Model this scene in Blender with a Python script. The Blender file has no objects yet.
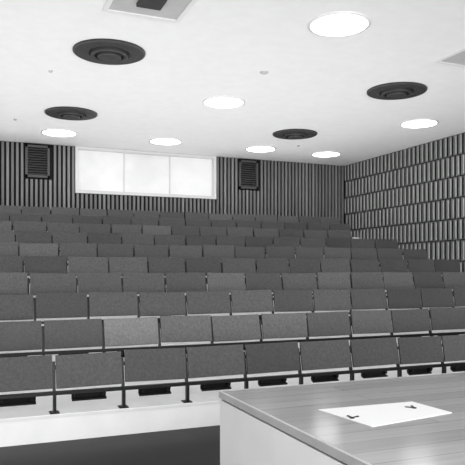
import bpy, math, random
from mathutils import Vector, Matrix
random.seed(7)
sc = bpy.context.scene
sc.view_settings.view_transform = 'Standard'
CZ = 1.465
YB = 14.6; XR = 9.27; XL = -6.07; ZC = CZ + 2.81; YF = -4.0

# ---------------- materials ----------------
def mat(name, g, rough=0.7, noise=0.0, nscale=8.0, emit=0.0, spec=0.3, bump=0.0, stretch=None):
    m = bpy.data.materials.new(name); m.use_nodes = True
    nt = m.node_tree; b = nt.nodes['Principled BSDF']
    b.inputs['Base Color'].default_value = (g, g, g, 1)
    b.inputs['Roughness'].default_value = rough
    b.inputs['Specular IOR Level'].default_value = spec
    if emit:
        b.inputs['Emission Color'].default_value = (1, 1, 1, 1)
        b.inputs['Emission Strength'].default_value = emit
    if noise or bump:
        tc = nt.nodes.new('ShaderNodeTexCoord'); mp = nt.nodes.new('ShaderNodeMapping')
        nt.links.new(tc.outputs['Object'], mp.inputs['Vector'])
        if stretch: mp.inputs['Scale'].default_value = stretch
        n = nt.nodes.new('ShaderNodeTexNoise'); n.inputs['Scale'].default_value = nscale
        n.inputs['Detail'].default_value = 6
        nt.links.new(mp.outputs[0], n.inputs['Vector'])
        if noise:
            r = nt.nodes.new('ShaderNodeMapRange')
            r.inputs['From Min'].default_value = 0.3; r.inputs['From Max'].default_value = 0.7
            r.inputs['To Min'].default_value = g * (1 - noise); r.inputs['To Max'].default_value = g * (1 + noise)
            nt.links.new(n.outputs['Fac'], r.inputs['Value'])
            nt.links.new(r.outputs[0], b.inputs['Base Color'])
        if bump:
            bp = nt.nodes.new('ShaderNodeBump'); bp.inputs['Strength'].default_value = bump
            bp.inputs['Distance'].default_value = 0.01
            nt.links.new(n.outputs['Fac'], bp.inputs['Height']); nt.links.new(bp.outputs[0], b.inputs['Normal'])
    return m

M_ceil = mat('ceiling_paint', 0.88, 0.9, 0.02, 6)
M_conc = mat('pale_tier_vinyl', 0.88, 0.7, 0.03, 5)
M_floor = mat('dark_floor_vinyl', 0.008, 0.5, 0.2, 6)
M_plain = mat('plaster', 0.5, 0.9, 0.05, 4)
M_dark = mat('dark_backing', 0.006, 0.8)
M_steel = mat('black_steel', 0.008, 0.45, spec=0.3)
M_pan = mat('seat_pan_black', 0.01, 0.6)
M_seat = [mat('seat_fabric_%d' % i, g, 0.7, 0.2, 45, bump=0.25) for i, g in enumerate((0.064, 0.074, 0.084, 0.1, 0.155))]
M_bat = [mat('batten_wood_%d' % i, g, 0.6, 0.15, 6, stretch=(8, 8, .6)) for i, g in enumerate((0.19, 0.21, 0.25, 0.17))]
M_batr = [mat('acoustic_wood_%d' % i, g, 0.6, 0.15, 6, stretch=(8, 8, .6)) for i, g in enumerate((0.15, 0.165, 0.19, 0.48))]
M_white = mat('white_paint', 0.8, 0.5)
M_frame = mat('window_frame_paint', 0.75, 0.5)
M_blind = mat('glowing_blind', 0.7, 0.8, 0.12, 1.2, emit=0.26)  # emission stands in for light from the booth behind
M_lamp = mat('lamp_diffuser', 0.9, 0.5, emit=8)
M_rim = mat('lamp_rim', 0.8, 0.4)
M_diff = mat('diffuser_metal', 0.028, 0.5, 0.1, 10)
M_diff2 = mat('diffuser_metal_edge', 0.06, 0.35)
M_paper = mat('paper', 0.72, 0.45)
M_benchside = mat('bench_laminate', 0.8, 0.4, 0.05, 3)
M_edge = mat('bench_edge_lipping', 0.42, 0.35, 0.1, 6)

def woodtop():
    m = bpy.data.materials.new('bench_top_wood'); m.use_nodes = True
    nt = m.node_tree; b = nt.nodes['Principled BSDF']
    tc = nt.nodes.new('ShaderNodeTexCoord')
    br = nt.nodes.new('ShaderNodeTexBrick')
    br.inputs['Color1'].default_value = (.27, .27, .27, 1); br.inputs['Color2'].default_value = (.34, .34, .34, 1)
    br.inputs['Mortar'].default_value = (.17, .17, .17, 1); br.inputs['Scale'].default_value = 1
    br.inputs['Mortar Size'].default_value = 0.0018; br.inputs['Brick Width'].default_value = 1.6
    br.inputs['Row Height'].default_value = 0.11
    nt.links.new(tc.outputs['Object'], br.inputs['Vector'])
    mp = nt.nodes.new('ShaderNodeMapping'); mp.inputs['Scale'].default_value = (1.2, 14, 14)
    n = nt.nodes.new('ShaderNodeTexNoise'); n.inputs['Scale'].default_value = 2; n.inputs['Detail'].default_value = 5
    nt.links.new(tc.outputs['Object'], mp.inputs['Vector']); nt.links.new(mp.outputs[0], n.inputs['Vector'])
    r = nt.nodes.new('ShaderNodeMapRange'); r.inputs['From Min'].default_value = .3; r.inputs['From Max'].default_value = .7
    r.inputs['To Min'].default_value = .92; r.inputs['To Max'].default_value = 1.08
    nt.links.new(n.outputs['Fac'], r.inputs['Value'])
    mx = nt.nodes.new('ShaderNodeMix'); mx.data_type = 'RGBA'; mx.blend_type = 'MULTIPLY'
    mx.inputs['Factor'].default_value = 1
    nt.links.new(br.outputs['Color'], mx.inputs['A']); nt.links.new(r.outputs[0], mx.inputs['B'])
    nt.links.new(mx.outputs['Result'], b.inputs['Base Color'])
    b.inputs['Roughness'].default_value = 0.14; b.inputs['Specular IOR Level'].default_value = 0.65
    return m
M_top = woodtop()

# ---------------- mesh builder ----------------
class MB:
    def __init__(s): s.v = []; s.f = []; s.m = []; s.mats = []
    def mi(s, m):
        if m not in s.mats: s.mats.append(m)
        return s.mats.index(m)
    def box(s, x0, x1, y0, y1, z0, z1, m, M=None):
        i = len(s.v)
        pts = [(x0,y0,z0),(x1,y0,z0),(x1,y1,z0),(x0,y1,z0),(x0,y0,z1),(x1,y0,z1),(x1,y1,z1),(x0,y1,z1)]
        if M is not None: pts = [tuple(M @ Vector(p)) for p in pts]
        s.v += pts; k = s.mi(m)
        for f in ((0,3,2,1),(4,5,6,7),(0,1,5,4),(1,2,6,5),(2,3,7,6),(3,0,4,7)):
            s.f.append(tuple(i + a for a in f)); s.m.append(k)
    def grid(s, pts, nu, nv, m, flip=False):
        i = len(s.v); s.v += pts; k = s.mi(m)
        for a in range(nv - 1):
            for b in range(nu - 1):
                q = (i + a*nu + b, i + a*nu + b + 1, i + (a+1)*nu + b + 1, i + (a+1)*nu + b)
                s.f.append(q[::-1] if flip else q); s.m.append(k)
    def lathe(s, prof, m, seg=48, c=(0,0,0), cap=False):
        i = len(s.v); n = len(prof)
        for p in prof:
            for a in range(seg):
                t = 2*math.pi*a/seg
                s.v.append((c[0]+p[0]*math.cos(t), c[1]+p[0]*math.sin(t), c[2]+p[1]))
        for j in range(n-1):
            k = s.mi(prof[j][2] if len(prof[j]) > 2 else m)
            for a in range(seg):
                b = (a+1) % seg
                s.f.append((i+j*seg+a, i+j*seg+b, i+(j+1)*seg+b, i+(j+1)*seg+a)); s.m.append(k)
    def obj(s, name, loc=(0,0,0), bevel=0, smooth=False, parent=None):
        me = bpy.data.meshes.new(name); me.from_pydata(s.v, [], s.f)
        for m in s.mats: me.materials.append(m)
        me.polygons.foreach_set('material_index', s.m)
        if smooth: me.polygons.foreach_set('use_smooth', [True]*len(s.f))
        me.update()
        o = bpy.data.objects.new(name, me); sc.collection.objects.link(o); o.location = loc
        if bevel:
            b = o.modifiers.new('bevel', 'BEVEL'); b.width = bevel; b.segments = 2; b.limit_method = 'ANGLE'
        if parent: o.parent = parent
        return o

# ---------------- room ----------------
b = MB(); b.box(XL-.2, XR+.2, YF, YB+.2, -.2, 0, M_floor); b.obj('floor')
b = MB(); b.box(XL-.2, XR+.2, YF, YB+1.6, ZC, ZC+.2, M_ceil); b.obj('ceiling')
b = MB(); b.box(XL-.2, XL, YF, YB, 0, ZC, M_plain); b.obj('wall_left')
b = MB(); b.box(XL-.2, XR+.2, YF-.2, YF, -.2, ZC+.2, M_white); b.obj('wall_front')

# tiers
Y1 = 5.60; DY = .925; DZ = .231; T1 = .232; NR = 10
b = MB()
for i in range(NR):
    y0 = Y1 + DY*i - .05
    z = T1 + DZ*i
    b.box(XL, XR, y0, YB, z - (T1 if i == 0 else DZ), z, M_conc)
    b.box(XL, XR, y0-.006, y0, z-.03, z-.004, M_frame)
b.obj('tiered_floor')

# right wall: regular courses of staggered vertical timber slats
b = MB(); b.box(XR, XR+.2, YF, YB+.2, 0, ZC, M_dark)
H = .44; sp = .15
nz = 0
z = ZC
while z > 0.3:
    off = (nz % 2) * sp/2
    y = 1.0 + off
    while y < YB - .08:
        k = random.choice((0, 1, 1, 2))
        b.box(XR - .03, XR, y, min(y + sp - .05, YB-.05), z - H + .02, z - .003, M_batr[k])
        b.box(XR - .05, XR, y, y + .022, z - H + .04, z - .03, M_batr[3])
        y += sp
    z -= H; nz += 1
b.obj('wall_right')

# back wall
WX0, WX1, WZ0, WZ1 = 2.15, 5.50, CZ+1.80, CZ+2.78
b = MB()
b.box(XL-.2, WX0, YB, YB+.2, 0, ZC, M_dark); b.box(WX1, XR+.2, YB, YB+.2, 0, ZC, M_dark)
b.box(WX0, WX1, YB, YB+.2, 0, WZ0, M_dark); b.box(WX0, WX1, YB, YB+.2, WZ1, ZC, M_dark)
VENTS = [(1.04, 1.56, CZ+2.05, CZ+2.76), (6.14, 6.66, CZ+2.05, CZ+2.76)]
x = XL + .02; j = 0
while x < XR - .08:
    w = .052
    z1 = ZC - .002
    if x + w > WX0 - .02 and x < WX1 + .02: z1 = WZ0 - .05
    for v in VENTS:
        if x + w > v[0] - .03 and x < v[1] + .03: z1 = v[2] - .04
    b.box(x, x+w, YB-.045, YB, 2.3, z1, random.choice(M_bat))
    x += .1; j += 1
b.obj('wall_back')

# window
b = MB()
b.box(WX0-.03, WX1+.03, YB-.07, YB+.1, WZ0-.05, WZ0+.02, M_frame)
b.box(WX0-.03, WX1+.03, YB-.07, YB+.1, WZ1-.03, WZ1+.025, M_frame)
b.box(WX0-.03, WX0+.03, YB-.068, YB+.1, WZ0, WZ1, M_frame)
b.box(WX1-.03, WX1+.03, YB-.068, YB+.1, WZ0, WZ1, M_frame)
wx = [WX0, WX0+(WX1-WX0)/3, WX0+2*(WX1-WX0)/3, WX1]
for q in wx[1:3]: b.box(q-.012, q+.012, YB+.07, YB+.11, WZ0, WZ1, M_frame)
for q in range(3): b.box(wx[q], wx[q+1], YB+.11+.02*(q%2), YB+.13+.02*(q%2), WZ0, WZ1, M_blind)
b.obj('window_1')

# louvred vents
M_lv = mat('louvre_paint', 0.08, 0.5)
for v in VENTS:
    b = MB(); x0, x1, z0, z1 = v
    b.box(x0, x1, YB-.005, YB, z0, z1, M_dark)
    for (a, c, d, e) in ((x0, x1, z0, z0+.05), (x0, x1, z1-.05, z1), (x0, x0+.05, z0, z1), (x1-.05, x1, z0, z1)):
        b.box(a, c, YB-.08, YB-.003, d, e, M_lv)
    n = 11
    for i in range(n):
        zz = z0 + .08 + (z1-z0-.16)*i/(n-1)
        R = Matrix.Translation((0, YB-.05, zz)) @ Matrix.Rotation(math.radians(35), 4, 'X')
        b.box(x0+.045, x1-.045, -.03, .03, -.005, .005, M_lv, R)
    b.obj('wall_vent_grille')

# ---------------- ceiling fittings ----------------
lights = [(3.86,6.2),(3.86,9.8),(3.86,13.25),(1.61,13.25),(6.14,13.25),(7.88,13.25),(7.88,9.8),(7.88,6.2),
          (-.64,6.2),(-.64,9.8),(-.64,13.25),(-2.9,13.25),(-4.66,9.8),(-4.66,6.2),(-4.66,13.25),
          (3.86,2.7),(-.64,2.7),(7.88,2.7),(-4.66,2.7)]
for (x, y) in lights:
    b = MB()
    b.lathe([(.36,0),(.36,-.012),(.33,-.018),(.325,-.018,M_lamp),(.2,-.024,M_lamp),(.001,-.028,M_lamp)], M_rim)
    b.obj('ceiling_downlight', (x, y, ZC), smooth=True)
for (x, y) in [(1.61,8.1),(1.61,11.53),(6.12,8.15),(6.12,11.53),(-2.9,8.1),(-2.9,11.53)]:
    b = MB()
    b.lathe([(.46,0),(.46,-.02,M_diff2),(.44,-.03),(.27,-.035),(.25,-.02,M_dark),(.235,-.02,M_diff2),(.235,-.06,M_diff2),
             (.225,-.068),(.19,-.064),(.185,-.04,M_dark),(.15,-.04,M_diff2),(.15,-.08,M_diff2),(.14,-.088),(.001,-.092)], M_diff)
    b.obj('ceiling_air_diffuser', (x, y, ZC))
for (x0, y1) in ((1.28, 6.82), (5.72, 6.82)):
    b = MB(); y0 = y1 - .86; x1 = x0 + .86; d = .05
    b.box(x0, x1, y0, y0+d, -.02, 0, M_rim); b.box(x0, x1, y1-d, y1, -.02, 0, M_rim)
    b.box(x0, x0+d, y0+d, y1-d, -.02, 0, M_rim); b.box(x1-d, x1, y0+d, y1-d, -.02, 0, M_rim)
    b.box(x0+d, x1-d, y0+d, y1-d, -.006, 0, M_plain)
    b.box(x0+.3, x1-.3, y0+.3, y1-.3, -.04, -.006, M_diff)
    b.obj('ceiling_access_panel', (0, 0, ZC))
for (x, y) in ((3.81, 8.1), (.71, 12.4), (6.78, 12.6), (1.0, 9.2)):
    s = 1 if y < 9 else .5
    b = MB(); b.lathe([(.06*s,0),(.06*s,-.01),(.045*s,-.018),(.04*s,-.022),(.001,-.024)], M_plain, 24)
    b.obj('smoke_detector', (x, y, ZC), smooth=True)

b = MB(); b.box(XR-.1, XR-.07, 14.3, 14.48, CZ+1.05, CZ+1.14, M_white); b.box(XR-.104, XR-.1, 14.33, 14.37, CZ+1.07, CZ+1.12, M_plain)
b.box(XR-.07, XR, 14.34, 14.44, CZ+1.06, CZ+1.13, M_plain)
b.obj('power_outlet')

# ---------------- seating ----------------
PW = .6
def seat_row(i):
    b = MB(); Y = Y1 + DY*i; top = CZ - .723 + DZ*i; tier = T1 + DZ*i
    nmin, nmax = -11, 12; sh = 0
    if i == 7: nmax = 11
    if i == 9: sh = .28
    xs = 1.24 + sh
    xa = xs + PW*nmin; xb = xs + PW*nmax
    bz = top - .335
    b.box(xa, xb, Y-.03, Y+.02, bz-.016, bz+.012, M_steel)
    for n in range(nmin, nmax+1):
        x = xs + PW*n
        x = min(max(x, xa+.018), xb-.018)
        b.box(x-.013, x+.013, Y-.028, Y+.018, tier, bz-.016, M_steel)
        b.box(x-.04, x+.04, Y-.035, Y+.06, tier, tier+.01, M_steel)
        R = Matrix.Translation((x, Y+.0, bz)) @ Matrix.Rotation(math.radians(-12), 4, 'X')
        b.box(-.012, .012, .0, .03, 0, .27, M_steel, R)
        b.box(-.03, .03, -.012, .012, .2, .235, M_steel, R)
    for n in range(nmin, nmax):
        xc = xs + PW*(n+.5)
        w = .572; h = .288; th = .022
        tilt = math.radians(-11 + random.uniform(-3, 3)); roll = math.radians(random.uniform(-.8, .8))
        R = Matrix.Translation((xc + random.uniform(-.005,.005), Y-.015, top - h + random.uniform(-.009,.009))) @ Matrix.Rotation(roll, 4, 'Y') @ Matrix.Rotation(tilt, 4, 'X')
        m = random.choice((M_seat[0], M_seat[1], M_seat[1], M_seat[2], M_seat[2], M_seat[3]))
        if (i, n) == (1, 0): m = M_seat[4]
        cols = 9; prof = []
        for c in range(cols):
            u = -1 + 2*c/(cols-1)
            prof.append((u*w/2, .018*(1-u*u)))
        rows = [(-.0, .004), (.006, .0), (h-.006, .0), (h, .004), (h, th-.004), (h-.006, th), (.006, th), (0, th-.004), (0, .004)]
        pts = []
        for (zz, dy) in rows:
            for (px, py) in prof:
                pts.append(tuple(R @ Vector((px, py + dy, zz))))
        base = len(b.v); b.grid(pts, cols, len(rows), m)
        k = b.mi(m)
        b.f.append(tuple(base + a*cols for a in range(len(rows)-1))[::-1]); b.m.append(k)
        b.f.append(tuple(base + a*cols + cols-1 for a in range(len(rows)-1))); b.m.append(k)
        # tipped-up seat pan slung under the beam
        R2 = Matrix.Translation((xc, Y+.04, bz-.015)) @ Matrix.Rotation(math.radians(random.uniform(10, 30)), 4, 'X')
        b.box(-.15, .15, -.012, .012, -.05, .02, M_pan, R2)
        b.box(-.15, .15, -.05, .0, -.06, -.045, M_pan, R2)
        b.box(-.13, -.10, -.06, .0, -.02, .02, M_steel, R2); b.box(.10, .13, -.06, .0, -.02, .02, M_steel, R2)
    return b.obj('lecture_seating_row')
for i in range(NR): seat_row(i)

# ---------------- demonstration bench ----------------
TX0, TX1, TY0, TY1, TZ = 1.056, 3.9, 1.15, 2.744, .9
e = bpy.data.objects.new('demonstration_bench', None); sc.collection.objects.link(e)
b = MB(); b.box(TX0+.012, TX1-.012, TY0+.012, TY1-.012, TZ-.03, TZ, M_top); b.obj('bench_top', parent=e)
b = MB()
b.box(TX0, TX0+.012, TY0, TY1, TZ-.03, TZ+.0003, M_edge); b.box(TX1-.012, TX1, TY0, TY1, TZ-.03, TZ+.0003, M_edge)
b.box(TX0+.012, TX1-.012, TY0, TY0+.012, TZ-.03, TZ+.0003, M_edge); b.box(TX0+.012, TX1-.012, TY1-.012, TY1, TZ-.03, TZ+.0003, M_edge)
b.obj('edge_lipping', parent=e)
b = MB()
b.box(TX0+.012, TX1-.012, TY0+.012, TY1-.012, TZ-.04, TZ-.03, M_dark)
b.box(TX0+.004, TX0+.034, TY0+.02, TY1-.004, .08, TZ-.04, M_benchside)
b.box(TX1-.034, TX1-.004, TY0+.02, TY1-.004, .08, TZ-.04, M_benchside)
b.box(TX0+.034, TX1-.034, TY1-.034, TY1-.004, .08, TZ-.04, M_benchside)
b.box(TX0+.034, TX1-.034, TY0+.04, TY0+.06, .08, TZ-.04, M_benchside)
for q in range(1, 4):
    xx = TX0 + (TX1-TX0)*q/4; b.box(xx-.004, xx+.004, TY0+.035, TY0+.04, .1, TZ-.06, M_dark)
b.box(TX0+.05, TX1-.05, TY0+.08, TY1-.05, 0, .08, M_dark)
b.obj('bench_carcass', bevel=.002, parent=e)

# sheet of paper lying on the bench (slightly skewed) and two keys
b = MB()
P = [(1.4527, 2.3237), (2.0365, 2.4068), (2.0790, 2.0520), (1.5500, 1.9500)]
def tpt(u, v, z=TZ):
    f = 630.; th = math.radians(22.3)
    yr = (CZ - z)*f/(v-270.); xr = (u-232.5)/f*yr
    return (xr*math.cos(th)+yr*math.sin(th), yr*math.cos(th)-xr*math.sin(th))
P = [tpt(318,410), tpt(412,402), tpt(452,413), tpt(372,427)]
i = len(b.v)
b.v += [(p[0], p[1], TZ+.0005) for p in P] + [(p[0], p[1], TZ+.0025) for p in P]
for f in ((0,1,2,3),(7,6,5,4),(0,4,5,1),(1,5,6,2),(2,6,7,3),(3,7,4,0)): b.f.append(tuple(i+a for a in f)); b.m.append(b.mi(M_paper))
b.obj('sheet_of_paper')
for (u, v, a) in ((352, 418, .4), (414, 408, 1.2)):
    x, y = tpt(u, v, TZ+.003)
    b = MB(); b.lathe([(.010,0),(.010,.003),(.005,.003),(.005,0)], M_steel, 20)
    R = Matrix.Rotation(a, 4, 'Z')
    b.box(.009, .04, -.002, .002, 0, .003, M_steel, R); b.box(.028, .032, -.007, -.001, 0, .003, M_steel, R); b.box(.036, .04, -.006, -.001, 0, .003, M_steel, R)
    R = Matrix.Rotation(a+1.1, 4, 'Z'); b.box(.009, .036, -.003, .003, .0, .004, M_diff2, R)
    b.obj('door_key', (x, y, TZ+.0027))

# ---------------- lights ----------------
def area(name, loc, rot, sx, sy, p):
    l = bpy.data.lights.new(name, 'AREA'); l.shape = 'RECTANGLE'; l.size = sx; l.size_y = sy; l.energy = p
    o = bpy.data.objects.new(name, l); sc.collection.objects.link(o); o.location = loc; o.rotation_euler = rot
area('added_front_fill', (1.6, -2.5, 1.9), (math.radians(92), 0, 0), 10, 2.5, 820)  # unseen fill light added behind the camera, not a fitting of the room
# unseen strips added behind the seat backs, facing up to brighten the ceiling
for i, p in ((0, 70), (2, 60), (4, 56), (6, 45), (8, 32)):
    area('added_ceiling_fill', (1.6, Y1 + DY*i + .2, CZ - .76 + DZ*i), (math.radians(180), 0, 0), 13, .2, p)

w = bpy.data.worlds.new('world'); sc.world = w; w.use_nodes = True
w.node_tree.nodes['Background'].inputs[0].default_value = (1, 1, 1, 1)
w.node_tree.nodes['Background'].inputs[1].default_value = .3

# ---------------- camera ----------------
cam = bpy.data.cameras.new('camera'); co = bpy.data.objects.new('camera', cam); sc.collection.objects.link(co)
co.location = (0, 0, CZ); co.rotation_euler = (math.radians(90), 0, math.radians(-22.3))
cam.sensor_width = 36; cam.lens = 630/465*36; cam.shift_y = 37.5/465; cam.clip_end = 100
sc.camera = co
